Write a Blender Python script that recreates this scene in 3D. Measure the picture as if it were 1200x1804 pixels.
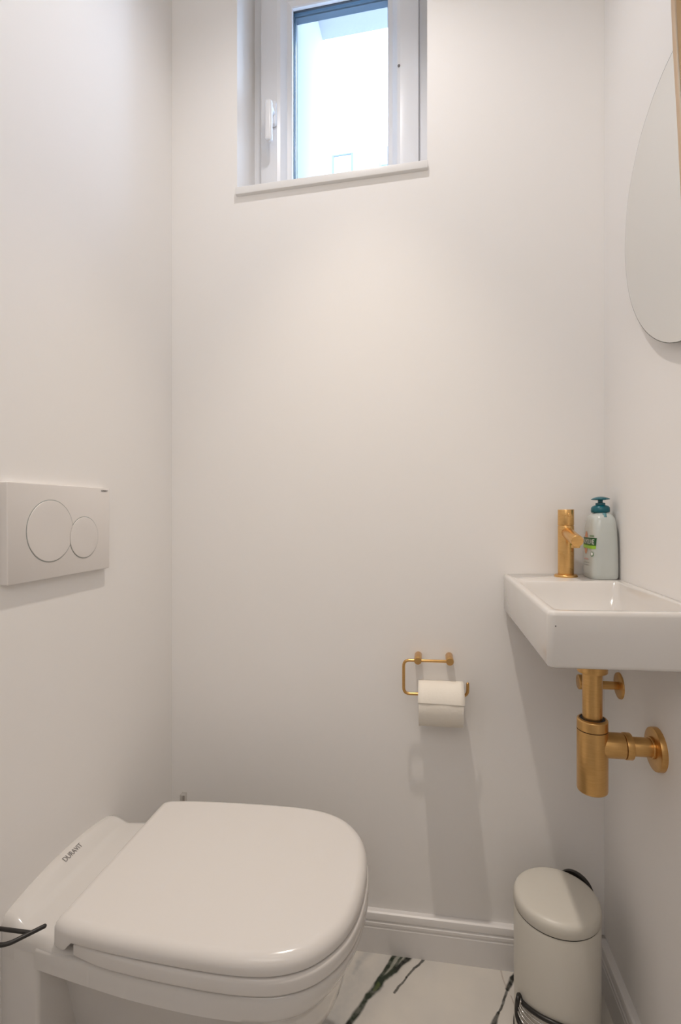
import bpy, bmesh, math, random
from mathutils import Vector, Matrix

# ------------------------------------------------------------ clear
for o in list(bpy.data.objects):
    bpy.data.objects.remove(o, do_unlink=True)
scene = bpy.context.scene
C = bpy.context.collection
R = math.radians
PI = math.pi
SLOPE = 0.021          # the old building's floor and everything levelled off it rise gently to the right

# ------------------------------------------------------------ camera
cd = bpy.data.cameras.new('camera')
cam = bpy.data.objects.new('camera', cd); C.objects.link(cam)
cd.sensor_fit = 'HORIZONTAL'; cd.sensor_width = 36.0
cd.lens = 870 / 1200 * 36
cd.shift_y = -0.0008
cd.clip_start = 0.02
cam.location = (0, 0, 1.055)
cam.rotation_euler = (R(90), 0, R(10.1))
scene.camera = cam

# ------------------------------------------------------------ world, lights, exposure
w = bpy.data.worlds.new('overcast_sky'); scene.world = w; w.use_nodes = True
bg = w.node_tree.nodes['Background']
bg.inputs[0].default_value = (0.55, 0.72, 1.0, 1); bg.inputs[1].default_value = 11.5

def spot(name, loc, power, color, size, blend, rad):
    l = bpy.data.lights.new(name, 'SPOT'); l.energy = power; l.color = color
    l.spot_size = R(size); l.spot_blend = blend; l.shadow_soft_size = rad
    o = bpy.data.objects.new(name, l); C.objects.link(o)
    o.location = (loc[0], loc[1], loc[2] + SLOPE * loc[0])
    return o
LAMPS = [(-0.155, 0.80), (-0.13, -0.12)]
WARM = (1.0, 0.885, 0.80)
def area(name, loc, sx, sy, power, color, rx):
    l = bpy.data.lights.new(name, 'AREA'); l.shape = 'RECTANGLE'; l.size = sx; l.size_y = sy; l.energy = power; l.color = color
    o = bpy.data.objects.new(name, l); C.objects.link(o); o.location = loc; o.rotation_euler = (R(rx), 0, 0)
    return o
# one reflector lamp above the toilet (a broad and a tight part of the same beam), a weak one by the door,
# and an unseen soft fill panel added behind the camera to lift the dim walls
spot('downlight_beam', (LAMPS[0][0], LAMPS[0][1], 2.50), 13.0, (1.0, 0.95, 0.94), 150, 1.0, 0.022)
spot('downlight_beam', (LAMPS[0][0], LAMPS[0][1], 2.50), 42.0, (1.0, 0.87, 0.73), 62, 1.0, 0.022)
spot('downlight_beam', (LAMPS[1][0], LAMPS[1][1], 2.50), 2.6, (1.0, 0.90, 0.80), 150, 1.0, 0.022)
area('hall_light', (-0.13, -0.56, 1.90), 0.8, 0.8, 4.3, (1.0, 0.92, 0.83), 90)

vs = scene.view_settings
vs.view_transform = 'Standard'; vs.look = 'None'; vs.exposure = 0.05; vs.gamma = 1.0
vs.use_curve_mapping = False

# ------------------------------------------------------------ materials
def mat(name, col, rough=0.5, metal=0.0, spec=0.5, coat=0.0, trans=0.0, sss=0.0, emit=None):
    m = bpy.data.materials.new(name); m.use_nodes = True
    b = m.node_tree.nodes['Principled BSDF']
    b.inputs['Base Color'].default_value = (*col, 1)
    b.inputs['Roughness'].default_value = rough
    b.inputs['Metallic'].default_value = metal
    b.inputs['Specular IOR Level'].default_value = spec
    b.inputs['Coat Weight'].default_value = coat
    b.inputs['Coat Roughness'].default_value = 0.05
    b.inputs['Transmission Weight'].default_value = trans
    b.inputs['Subsurface Weight'].default_value = sss
    b.inputs['Subsurface Radius'].default_value = (0.02, 0.02, 0.02)
    if emit:
        b.inputs['Emission Color'].default_value = (*emit[0], 1)
        b.inputs['Emission Strength'].default_value = emit[1]
    return m
def N(m, t, **kw):
    n = m.node_tree.nodes.new(t)
    for k, v in kw.items(): setattr(n, k, v)
    return n
def bump(m, scale, strength, dist=0.001, stretch=(1, 1, 1), colvar=None, roughvar=None):
    nt = m.node_tree; b = nt.nodes['Principled BSDF']
    tc = N(m, 'ShaderNodeTexCoord'); mp = N(m, 'ShaderNodeMapping'); mp.inputs['Scale'].default_value = stretch
    no = N(m, 'ShaderNodeTexNoise'); no.inputs['Scale'].default_value = scale; no.inputs['Detail'].default_value = 4
    bp = N(m, 'ShaderNodeBump'); bp.inputs['Strength'].default_value = strength; bp.inputs['Distance'].default_value = dist
    nt.links.new(tc.outputs['Object'], mp.inputs[0]); nt.links.new(mp.outputs[0], no.inputs['Vector'])
    nt.links.new(no.outputs['Fac'], bp.inputs['Height']); nt.links.new(bp.outputs[0], b.inputs['Normal'])
    if colvar:
        cr = N(m, 'ShaderNodeValToRGB')
        cr.color_ramp.elements[0].color = (*colvar[0], 1); cr.color_ramp.elements[1].color = (*colvar[1], 1)
        cr.color_ramp.elements[0].position = 0.3; cr.color_ramp.elements[1].position = 0.7
        nt.links.new(no.outputs['Fac'], cr.inputs[0]); nt.links.new(cr.outputs[0], b.inputs['Base Color'])
    if roughvar:
        mr = N(m, 'ShaderNodeMapRange'); mr.inputs['To Min'].default_value = roughvar[0]; mr.inputs['To Max'].default_value = roughvar[1]
        nt.links.new(no.outputs['Fac'], mr.inputs['Value']); nt.links.new(mr.outputs[0], b.inputs['Roughness'])
    return m

WALLC = (0.905, 0.885, 0.868)
M_wall = bump(mat('wall_paint', WALLC, 0.62, spec=0.25), 220, 0.06, 0.0006)
M_ceil = bump(mat('ceiling_paint', (0.82, 0.81, 0.79), 0.8, spec=0.2), 200, 0.05, 0.0006)
M_trim = bump(mat('trim_lacquer', (0.82, 0.80, 0.79), 0.32), 60, 0.02, 0.0004)
M_sill = mat('sill_white', (0.84, 0.83, 0.82), 0.35)
M_pvc = bump(mat('window_pvc', (0.83, 0.84, 0.87), 0.28), 40, 0.01, 0.0003)
M_anth = bump(mat('window_foil_dark', (0.06, 0.13, 0.2), 0.3), 90, 0.03, 0.0003)
M_seal = mat('rubber_seal', (0.015, 0.02, 0.03), 0.5)
M_street = bump(mat('street_asphalt', (0.17, 0.17, 0.17), 0.9), 8, 0.2, 0.01)
M_render = bump(mat('outside_render', (0.52, 0.52, 0.52), 0.9), 90, 0.3, 0.002)
M_ceramic = bump(mat('ceramic', (0.71, 0.685, 0.66), 0.12, spec=0.5, coat=0.4), 8, 0.01, 0.0005)
M_seat = bump(mat('seat_plastic', (0.74, 0.71, 0.685), 0.16, spec=0.5), 8, 0.008, 0.0005)
M_plate = bump(mat('plate_plastic', (0.77, 0.735, 0.71), 0.38), 120, 0.01, 0.0002)
M_print = mat('grey_print', (0.16, 0.15, 0.15), 0.5)
M_brass = bump(mat('brushed_brass', (0.76, 0.47, 0.19), 0.3, metal=1), 60, 0.05, 0.0002, (1, 1, 10),
               colvar=((0.72, 0.43, 0.16), (0.78, 0.49, 0.20)), roughvar=(0.24, 0.34))
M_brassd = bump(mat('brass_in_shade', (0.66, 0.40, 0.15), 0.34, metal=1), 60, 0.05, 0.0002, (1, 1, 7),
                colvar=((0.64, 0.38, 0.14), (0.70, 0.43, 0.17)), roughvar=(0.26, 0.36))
M_gold = bump(mat('bright_brass_frame', (0.62, 0.44, 0.27), 0.28, metal=1), 30, 0.03, 0.0003)
M_black = bump(mat('black_powder_coat', (0.018, 0.016, 0.015), 0.42), 300, 0.05, 0.0002)
M_blackp = bump(mat('black_plastic', (0.016, 0.014, 0.013), 0.35), 200, 0.03, 0.0002)
M_chrome = bump(mat('chrome', (0.75, 0.74, 0.72), 0.15, metal=1), 20, 0.01, 0.0002)
M_tread = bump(mat('brushed_steel', (0.50, 0.48, 0.45), 0.32, metal=1), 60, 0.03, 0.0002)
M_mirror = mat('mirror_glass', (0.85, 0.855, 0.84), 0.015, metal=1)
M_medge = mat('mirror_edge', (0.16, 0.16, 0.15), 0.25, metal=0.3)
M_paper = bump(mat('toilet_paper', (0.86, 0.81, 0.73), 0.95, spec=0.1), 160, 0.35, 0.0012)
M_card = bump(mat('cardboard', (0.45, 0.35, 0.25), 0.9), 80, 0.2, 0.0005)
M_bin = bump(mat('bin_cream_enamel', (0.67, 0.64, 0.575), 0.36), 40, 0.01, 0.0003)
M_teal = bump(mat('teal_plastic', (0.003, 0.115, 0.15), 0.28), 60, 0.02, 0.0002)
M_bottle = bump(mat('bottle_plastic', (0.56, 0.60, 0.58), 0.2, sss=0.0, coat=0.5), 20, 0.01, 0.0003,
                colvar=((0.53, 0.57, 0.55), (0.58, 0.62, 0.60)))
M_dip = mat('teal_dip_tube', (0.10, 0.26, 0.30), 0.4)
M_lgreen = mat('label_dark_green', (0.012, 0.10, 0.03), 0.4)
M_llime = mat('label_lime', (0.33, 0.62, 0.05), 0.4)
M_lwhite = mat('label_white', (0.85, 0.86, 0.85), 0.4)
M_lalm = bump(mat('label_almond', (0.62, 0.25, 0.12), 0.4), 300, 0.0, 0.0001, colvar=((0.55, 0.17, 0.08), (0.75, 0.42, 0.25)))
M_lpink = mat('label_pink', (0.62, 0.38, 0.36), 0.5)
M_lgrey = mat('label_grey', (0.34, 0.36, 0.34), 0.5)
M_leaf = mat('label_leaf', (0.16, 0.28, 0.16), 0.5)
M_lampd = mat('lamp_diffuser', (0.9, 0.9, 0.9), 0.4, emit=((1.0, 0.9, 0.8), 6.0))
M_build = bump(mat('facade_render', (0.86, 0.86, 0.86), 0.9), 3, 0.1, 0.01)
M_bglass = mat('facade_panel', (0.18, 0.20, 0.22), 0.6)
M_bslat = mat('facade_slat', (0.27, 0.28, 0.29), 0.6)
M_rail = mat('facade_rail', (0.11, 0.12, 0.13), 0.6)

# window pane: clear glass with a weak reflection
M_glass = bpy.data.materials.new('window_glass'); M_glass.use_nodes = True
nt = M_glass.node_tree; nt.nodes.clear()
out = nt.nodes.new('ShaderNodeOutputMaterial'); mx = nt.nodes.new('ShaderNodeMixShader')
tr = nt.nodes.new('ShaderNodeBsdfTransparent'); tr.inputs[0].default_value = (0.95, 0.985, 1, 1)
gl = nt.nodes.new('ShaderNodeBsdfGlossy'); gl.inputs['Roughness'].default_value = 0.02
mx.inputs[0].default_value = 0.07
nt.links.new(tr.outputs[0], mx.inputs[1]); nt.links.new(gl.outputs[0], mx.inputs[2]); nt.links.new(mx.outputs[0], out.inputs[0])

# white marble with dark green veins, each vein a band round a line in floor coordinates
M_marble = mat('white_marble', (0.8, 0.77, 0.73), 0.16, spec=0.5)
def marble():
    m = M_marble; nt = m.node_tree; L = nt.links.new; b = nt.nodes['Principled BSDF']
    tc = N(m, 'ShaderNodeTexCoord')
    n1 = N(m, 'ShaderNodeTexNoise'); n1.inputs['Scale'].default_value = 26; n1.inputs['Detail'].default_value = 5
    L(tc.outputs['Object'], n1.inputs['Vector'])
    s1 = N(m, 'ShaderNodeVectorMath', operation='SUBTRACT'); L(n1.outputs['Color'], s1.inputs[0]); s1.inputs[1].default_value = (.5, .5, .5)
    s2 = N(m, 'ShaderNodeVectorMath', operation='SCALE'); L(s1.outputs[0], s2.inputs[0]); s2.inputs['Scale'].default_value = 0.011
    ad = N(m, 'ShaderNodeVectorMath', operation='ADD'); L(tc.outputs['Object'], ad.inputs[0]); L(s2.outputs[0], ad.inputs[1])
    fl = N(m, 'ShaderNodeVectorMath', operation='MULTIPLY'); L(ad.outputs[0], fl.inputs[0]); fl.inputs[1].default_value = (1, 1, 0)
    P = fl.outputs[0]
    # ground colour
    n2 = N(m, 'ShaderNodeTexNoise'); n2.inputs['Scale'].default_value = 7; n2.inputs['Detail'].default_value = 3
    L(tc.outputs['Object'], n2.inputs['Vector'])
    cr = N(m, 'ShaderNodeValToRGB'); cr.color_ramp.elements[0].position = .35; cr.color_ramp.elements[1].position = .7
    cr.color_ramp.elements[0].color = (0.66, 0.63, 0.59, 1); cr.color_ramp.elements[1].color = (0.74, 0.70, 0.64, 1)
    L(n2.outputs['Fac'], cr.inputs[0])
    n3 = N(m, 'ShaderNodeTexNoise'); n3.inputs['Scale'].default_value = 90; n3.inputs['Detail'].default_value = 4
    L(tc.outputs['Object'], n3.inputs['Vector'])
    col = cr.outputs[0]
    def seg(col, A, B, wA, wB, c, k=1.0, soft=0.5, grain=0.6):
        A = Vector((*A, 0)); Bv = Vector((*B, 0)); D = Bv - A
        pa = N(m, 'ShaderNodeVectorMath', operation='SUBTRACT'); L(P, pa.inputs[0]); pa.inputs[1].default_value = A
        dt = N(m, 'ShaderNodeVectorMath', operation='DOT_PRODUCT'); L(pa.outputs[0], dt.inputs[0]); dt.inputs[1].default_value = D / D.length_squared
        cl = N(m, 'ShaderNodeClamp'); L(dt.outputs['Value'], cl.inputs[0])
        sc = N(m, 'ShaderNodeVectorMath', operation='SCALE'); sc.inputs[0].default_value = D; L(cl.outputs[0], sc.inputs['Scale'])
        ds = N(m, 'ShaderNodeVectorMath', operation='DISTANCE'); L(pa.outputs[0], ds.inputs[0]); L(sc.outputs[0], ds.inputs[1])
        wd = N(m, 'ShaderNodeMapRange'); L(cl.outputs[0], wd.inputs['Value']); wd.inputs['To Min'].default_value = wA; wd.inputs['To Max'].default_value = wB
        dv = N(m, 'ShaderNodeMath', operation='DIVIDE'); L(ds.outputs['Value'], dv.inputs[0]); L(wd.outputs[0], dv.inputs[1])
        mk = N(m, 'ShaderNodeMapRange'); mk.interpolation_type = 'SMOOTHSTEP'
        L(dv.outputs[0], mk.inputs['Value']); mk.inputs['From Min'].default_value = 1 - soft; mk.inputs['From Max'].default_value = 1 + soft
        mk.inputs['To Min'].default_value = k; mk.inputs['To Max'].default_value = 0
        gr = N(m, 'ShaderNodeMapRange'); L(n3.outputs['Fac'], gr.inputs['Value']); gr.inputs['From Min'].default_value = .35; gr.inputs['From Max'].default_value = .6
        gr.inputs['To Min'].default_value = 1 - grain * .5; gr.inputs['To Max'].default_value = 1
        mu = N(m, 'ShaderNodeMath', operation='MULTIPLY'); L(mk.outputs[0], mu.inputs[0]); L(gr.outputs[0], mu.inputs[1])
        mi = N(m, 'ShaderNodeMix', data_type='RGBA'); L(mu.outputs[0], mi.inputs[0]); L(col, mi.inputs[6]); mi.inputs[7].default_value = (*c, 1)
        return mi.outputs[2]
    G = (0.022, 0.034, 0.02); GD = (0.012, 0.014, 0.010); GL = (0.10, 0.13, 0.04); GR = (0.42, 0.43, 0.44)
    # soft grey clouds left of the big vein
    for A, B, ww, k in [((-.134, 1.19), (-.162, 1.15), .010, .5), ((-.16, 1.15), (-.168, 1.12), .005, .6), ((-.16, 1.12), (-.20, 1.01), .022, .38),
                        ((-.20, 1.0), (-.26, .9), .03, .45), ((-.07, 1.195), (-.16, 1.0), .028, .22), ((-.3, .85), (-.45, .7), .04, .3), ((.30, .8), (.1, .4), .03, .3)]:
        col = seg(col, A, B, ww, ww * .8, GR, k, .9, .7)
    # the broad green vein: three strands that run together
    col = seg(col, (-.052, 1.194), (-.108, 1.104), .019, .006, (0.16, 0.18, 0.13), .75, .5, .5)
    col = seg(col, (-.070, 1.194), (-.092, 1.148), .0042, .004, G, 1, .5, .3)
    col = seg(col, (-.092, 1.148), (-.1145, 1.1027), .004, .005, G, 1, .5, .3)
    col = seg(col, (-.0549, 1.193), (-.0776, 1.1475), .0022, .003, G, .9, .5, .4)
    col = seg(col, (-.0776, 1.1475), (-.1088, 1.1036), .003, .004, G, .9, .5, .4)
    col = seg(col, (-.034, 1.1934), (-.0771, 1.1404), .0068, .004, GD, 1, .5, .2)
    col = seg(col, (-.0771, 1.1404), (-.108, 1.1042), .004, .007, G, 1, .5, .3)
    col = seg(col, (-.108, 1.1042), (-.1281, 1.0729), .0095, .007, G, 1, .5, .3)
    col = seg(col, (-.110, 1.102), (-.118, 1.088), .004, .003, GL, .8, .8, .5)
    col = seg(col, (-.1281, 1.0729), (-.162, 1.0065), .0065, .0062, G, 1, .5, .3)
    col = seg(col, (-.162, 1.0065), (-.24, .84), .0062, .012, GD, 1, .5, .3)
    col = seg(col, (-.24, .84), (-.38, .66), .012, .005, GD, 1, .5, .4)
    # the two thin ones and the one beside the bin
    col = seg(col, (-.001, 1.1937), (-.0494, 1.1293), .0030, .0022, GD, .9, .5, .3)
    col = seg(col, (-.0494, 1.1293), (-.0736, 1.0892), .0022, .0028, GD, .85, .5, .3)
    col = seg(col, (.21, 1.195), (.1865, 1.163), .004, .005, GD, 1, .5, .3)
    col = seg(col, (.1865, 1.163), (.1716, 1.1331), .0055, .0040, GD, 1, .5, .3)
    col = seg(col, (.1716, 1.1331), (.1443, 1.0785), .0024, .0020, GD, .9, .5, .4)
    col = seg(col, (.1443, 1.0785), (.10, .98), .003, .009, GD, .95, .5, .3)
    col = seg(col, (.10, .98), (.02, .72), .009, .004, GD, .9, .5, .4)
    col = seg(col, (.1597, 1.194), (.1705, 1.139), .0014, .0016, (0.35, 0.27, 0.22), .55, .7, .5)
    col = seg(col, (.176, 1.12), (.192, 1.06), .0012, .0014, (0.30, 0.22, 0.18), .6, .7, .5)
    L(col, b.inputs['Base Color'])
marble()

# ------------------------------------------------------------ mesh helpers (all in room metres)
def raw(verts, faces, sharp=35):
    me = bpy.data.meshes.new('m'); me.from_pydata([tuple(v) for v in verts], [], faces)
    bm = bmesh.new(); bm.from_mesh(me); bmesh.ops.recalc_face_normals(bm, faces=bm.faces); bm.to_mesh(me); bm.free()
    return me
def link(name, me, m, parent=None, sharp=35, smooth=True):
    me.name = name
    if parent is not None:
        px, py, pz = parent['_p']
        me.transform(Matrix.Translation((-px, -py, -pz)))
    for v in me.vertices: v.co.z += SLOPE * v.co.x
    me.materials.clear(); me.materials.append(m)
    if smooth:
        me.shade_smooth(); me.set_sharp_from_angle(angle=R(sharp))
    o = bpy.data.objects.new(name, me); C.objects.link(o)
    if parent is not None: o.parent = parent; o['_p'] = parent['_p']
    return o
def mk(name, vf, m, parent=None, sharp=35): return link(name, raw(vf[0], vf[1]), m, parent, sharp)
def join(*parts):
    V, Fc = [], []
    for v, f in parts:
        k = len(V); V += list(v); Fc += [tuple(i + k for i in q) for q in f]
    return V, Fc
def thing(name, label, cat, loc, group=None):
    o = bpy.data.objects.new(name, None); C.objects.link(o)
    o.location = (loc[0], loc[1], loc[2] + SLOPE * loc[0]); o['_p'] = loc
    o.empty_display_size = 0.03
    return tag(o, label, cat, group)
def tag(o, label, cat, group=None):
    o['label'] = label; o['category'] = cat
    if group: o['group'] = group
    return o
def struct(o, label=None):
    o['kind'] = 'structure'
    if label: o['label'] = label
    return o
def bm2vf(bm):
    bm.verts.index_update()
    r = ([v.co.copy() for v in bm.verts], [tuple(v.index for v in f.verts) for f in bm.faces]); bm.free(); return r
def box(x0, x1, y0, y1, z0, z1, bev=0.0, seg=3):
    bm = bmesh.new(); bmesh.ops.create_cube(bm, size=1)
    for v in bm.verts:
        v.co = Vector(((x0 + x1) / 2 + v.co.x * (x1 - x0), (y0 + y1) / 2 + v.co.y * (y1 - y0), (z0 + z1) / 2 + v.co.z * (z1 - z0)))
    if bev: bmesh.ops.bevel(bm, geom=bm.edges[:], offset=bev, segments=seg, profile=0.5, affect='EDGES')
    return bm2vf(bm)
def frame_of(d):
    d = Vector(d).normalized(); a = Vector((0, 0, 1)) if abs(d.z) < .9 else Vector((1, 0, 0))
    u = d.cross(a).normalized(); return u, d.cross(u).normalized()
def lathe(prof, p0, axis, seg=48, sx=1.0, sy=1.0):
    """prof: (radius, distance along axis)"""
    p0 = Vector(p0); ax = Vector(axis).normalized(); u, v = frame_of(ax); V, Fc = [], []
    for r, t in prof:
        for k in range(seg):
            a = 2 * PI * k / seg; V.append(p0 + ax * t + u * (math.cos(a) * r * sx) + v * (math.sin(a) * r * sy))
    n = len(prof)
    for i in range(n - 1):
        for k in range(seg):
            k2 = (k + 1) % seg; Fc.append((i * seg + k, i * seg + k2, (i + 1) * seg + k2, (i + 1) * seg + k))
    if prof[0][0] > 1e-6: Fc.append(tuple(range(seg)))
    if prof[-1][0] > 1e-6: Fc.append(tuple((n - 1) * seg + k for k in range(seg)))
    return V, Fc
def cyl(p0, p1, r, bev=0.001, seg=48):
    d = Vector(p1) - Vector(p0); L = d.length; bev = min(bev, r * .4, L * .4)
    pr = [(r - bev, 0)] + [(r - bev + bev * math.sin(a), bev - bev * math.cos(a)) for a in (PI / 6, PI / 3, PI / 2)] + \
         [(r - bev + bev * math.cos(a), L - bev + bev * math.sin(a)) for a in (0, PI / 6, PI / 3, PI / 2)]
    return lathe(pr, p0, d, seg)
def smooth_path(pts, rad, n=6):
    """round the corners of a polyline"""
    pts = [Vector(p) for p in pts]; out = [pts[0]]
    for i in range(1, len(pts) - 1):
        a, b, c_ = pts[i - 1], pts[i], pts[i + 1]
        d1 = (a - b); d2 = (c_ - b); r = min(rad, d1.length * .49, d2.length * .49)
        p = b + d1.normalized() * r; q = b + d2.normalized() * r
        for k in range(n + 1):
            t = k / n; out.append(p * (1 - t) ** 2 + b * 2 * t * (1 - t) + q * t * t)
    out.append(pts[-1]); return out
def tube(pts, r, seg=16, closed=False, cap=True):
    pts = [Vector(p) for p in pts]; n = len(pts); V, Fc = [], []; u = None
    rr = r if isinstance(r, (list, tuple)) else [r] * n
    for i in range(n):
        if closed: d = pts[(i + 1) % n] - pts[i - 1]
        else: d = pts[min(i + 1, n - 1)] - pts[max(i - 1, 0)]
        d.normalize()
        if u is None: u, _ = frame_of(d)
        u = (u - d * u.dot(d)).normalized(); v = d.cross(u)
        for k in range(seg):
            a = 2 * PI * k / seg; V.append(pts[i] + (u * math.cos(a) + v * math.sin(a)) * rr[i])
    for i in range(n if closed else n - 1):
        j = (i + 1) % n
        for k in range(seg):
            k2 = (k + 1) % seg; Fc.append((i * seg + k, i * seg + k2, j * seg + k2, j * seg + k))
    if not closed and cap:
        # rounded ends
        for e, s in ((0, -1), (n - 1, 1)):
            d = (pts[1] - pts[0]).normalized() if e == 0 else (pts[-1] - pts[-2]).normalized()
            base = e * seg; prev = [base + k for k in range(seg)]
            c0 = pts[e]
            for f, h in ((.8, .55), (.45, .88)):
                row = []
                for k in range(seg):
                    row.append(len(V)); V.append(c0 + (V[base + k] - c0) * f + d * (s * rr[e] * h * .9))
                for k in range(seg):
                    k2 = (k + 1) % seg; Fc.append((prev[k], prev[k2], row[k2], row[k]))
                prev = row
            Fc.append(tuple(prev))
    return V, Fc
def loft(rings, cap0=True, cap1=True):
    V = [p for r in rings for p in r]; n = len(rings[0]); Fc = []
    for i in range(len(rings) - 1):
        for k in range(n):
            k2 = (k + 1) % n; Fc.append((i * n + k, i * n + k2, (i + 1) * n + k2, (i + 1) * n + k))
    if cap0: Fc.append(tuple(range(n)))
    if cap1: Fc.append(tuple((len(rings) - 1) * n + k for k in range(n)))
    return V, Fc
def catmull(pts, n=8, closed=True):
    P = [Vector(p) for p in pts]; m = len(P); out = []
    for i in range(m if closed else m - 1):
        if closed: a, b, c_, d = P[i - 1], P[i], P[(i + 1) % m], P[(i + 2) % m]
        else: a, b, c_, d = P[max(i - 1, 0)], P[i], P[i + 1], P[min(i + 2, m - 1)]
        for k in range(n):
            t = k / n
            out.append(0.5 * ((2 * b) + (c_ - a) * t + (2 * a - 5 * b + 4 * c_ - d) * t * t + (3 * b - a - 3 * c_ + d) * t ** 3))
    if not closed: out.append(P[-1])
    return out
def text_vf(s, size, origin, right, up, extrude=0.0002, width=None):
    cu = bpy.data.curves.new('t', 'FONT'); cu.body = s; cu.size = size; cu.extrude = extrude; cu.align_x = 'CENTER'; cu.align_y = 'CENTER'
    ob = bpy.data.objects.new('t', cu); C.objects.link(ob)
    bpy.context.view_layer.update()
    me = bpy.data.meshes.new_from_object(ob.evaluated_get(bpy.context.evaluated_depsgraph_get()))
    bpy.data.objects.remove(ob)
    xs = [v.co.x for v in me.vertices]; k = 1.0
    if width: k = width / (max(xs) - min(xs))
    r = Vector(right).normalized(); u = Vector(up).normalized(); n = r.cross(u); o = Vector(origin)
    V = [o + r * v.co.x * k + u * v.co.y * (1 if not width else 1) + n * v.co.z for v in me.vertices]
    return V, [tuple(p.vertices) for p in me.polygons]

# ------------------------------------------------------------ room shell
XL, XR, YF, YN, ZC = -0.661, 0.389, 1.195, -0.60, 2.62
WX0, WX1, WZ0, WZ1 = -0.481, -0.003, 1.886, 2.575       # window opening, room side
EX0, EX1, EZ0, EZ1 = -0.374, 0.12, 1.93, 2.755          # opening in the outer leaf
struct(mk('floor', box(XL - .1, XR + .1, YN - .1, YF + .1, -.04, 0), M_marble), 'white marble floor with dark green veins')
struct(mk('ceiling', box(XL - .1, XR + .1, YN - .1, YF + .01, ZC, ZC + .05), M_ceil))
struct(mk('wall_left', box(XL - .1, XL, YN - .1, YF + .1, -.04, ZC + .05), M_wall))
struct(mk('wall_right', box(XR, XR + .1, YN - .1, YF + .1, -.04, ZC + .05), M_wall))
struct(mk('wall_near', box(XL - .1, XR + .1, YN - .1, YN, -.04, ZC + .05), M_wall))
def ring_wall(x0, x1, y0, y1, z0, z1, a0, a1, b0, b1):
    V = [(x, y, z) for y in (y0, y1) for x, z in ((x0, z0), (x1, z0), (x1, z1), (x0, z1), (a0, b0), (a1, b0), (a1, b1), (a0, b1))]
    Fc = []
    for k in range(4):
        k2 = (k + 1) % 4
        Fc += [(k, k2, 4 + k2, 4 + k), (8 + k, 8 + k2, 12 + k2, 12 + k), (4 + k, 4 + k2, 12 + k2, 12 + k), (k, k2, 8 + k2, 8 + k)]
    return V, Fc
struct(mk('wall_far', ring_wall(XL - .1, XR + .1, YF, 1.385, -.04, ZC + .25, WX0, WX1, WZ0, WZ1), M_wall), 'far wall with the window recess')
struct(mk('wall_outer', ring_wall(XL - .6, XR + .6, 1.385, 1.735, -.3, 3.3, EX0, EX1, EZ0, EZ1), M_render), 'outer masonry leaf with rendered window reveal')

# baseboards: a tall plain face, two fine grooves and a rounded top
BB = [(0, 0), (.0165, 0), (.0165, .060), (.0150, .0625), (.0150, .0645), (.0165, .0665), (.0165, .0725), (.0145, .0745), (.0135, .0765),
      (.0145, .0785), (.0160, .0800), (.0160, .090), (.0145, .0945), (.0105, .0965), (0, .0965)]
def bb(a, b, n):
    a = Vector((*a, 0)); b = Vector((*b, 0)); n = Vector((*n, 0))
    return loft([[a + n * d + Vector((0, 0, z)) for d, z in BB], [b + n * d + Vector((0, 0, z)) for d, z in BB]])
struct(mk('baseboard_far', bb((XL, YF), (XR, YF), (0, -1)), M_trim, sharp=25), 'white moulded baseboard along the far wall')
struct(mk('baseboard_right', bb((XR, YF), (XR, YN), (-1, 0)), M_trim, sharp=25), 'white moulded baseboard along the right wall')
struct(mk('baseboard_left', bb((XL, YF), (XL, YN), (1, 0)), M_trim, sharp=25))

# window: fixed frame > sash, seals, pane, handle
win = bpy.data.objects.new('window_1', None); C.objects.link(win); win['_p'] = (-.24, 1.335, 1.886)
win.location = (-.24, 1.335, 1.886 - SLOPE * .24); struct(win, 'white tilt window high in the far wall')
def frame_prof(prof, x0, x1, z0, z1):
    """picture-frame sweep; prof = (inset, y)"""
    rings = []
    for cx, cz, ix, iz in ((x0, z0, 1, 1), (x1, z0, -1, 1), (x1, z1, -1, -1), (x0, z1, 1, -1)):
        rings.append([Vector((cx + ix * d, y, cz + iz * d)) for d, y in prof])
    n = len(prof); V = [p for r in rings for p in r]; Fc = []
    for i in range(4):
        j = (i + 1) % 4
        for k in range(n):
            k2 = (k + 1) % n; Fc.append((i * n + k, i * n + k2, j * n + k2, j * n + k))
    return V, Fc
mk('window_frame', frame_prof([(0, 1.325), (.020, 1.325), (.024, 1.328), (.060, 1.334), (.060, 1.383), (0, 1.383)], WX0, WX1, WZ0, WZ1), M_pvc, win, 25)
sash = mk('sash', frame_prof([(0, 1.308), (.0015, 1.3055), (.004, 1.3045), (.048, 1.3045), (.056, 1.308), (.064, 1.317), (.070, 1.327), (.081, 1.332), (.083, 1.335), (.083, 1.348), (0, 1.348)],
                             WX0 + .024, WX1 - .022, WZ0 + .022, WZ1 - .024), M_pvc, win, 22)
ex0, ex1, ez0, ez1 = WX0 + .024 + .083, WX1 - .022 - .083, WZ0 + .022 + .083, WZ1 - .024 - .083
mk('glazing_seal', frame_prof([(-.002, 1.344), (.0012, 1.344), (.0012, 1.349), (-.002, 1.349)], ex0, ex1, ez0, ez1), M_seal, sash, 22)
mk('outer_rebate', frame_prof([(-.004, 1.349), (-.001, 1.349), (-.001, 1.362), (.0012, 1.363), (.0012, 1.368), (-.001, 1.369), (-.001, 1.384), (-.02, 1.384), (-.02, 1.349)], ex0, ex1, ez0, ez1), M_anth, sash, 22)
mk('pane', box(ex0 - .003, ex1 + .003, 1.3495, 1.3535, ez0 - .003, ez1 + .003), M_glass, sash)
mk('screw_hole', cyl((-.0765, 1.3035, 2.228), (-.0765, 1.3055, 2.228), .0035, .0006, 20), M_print, sash)
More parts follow.
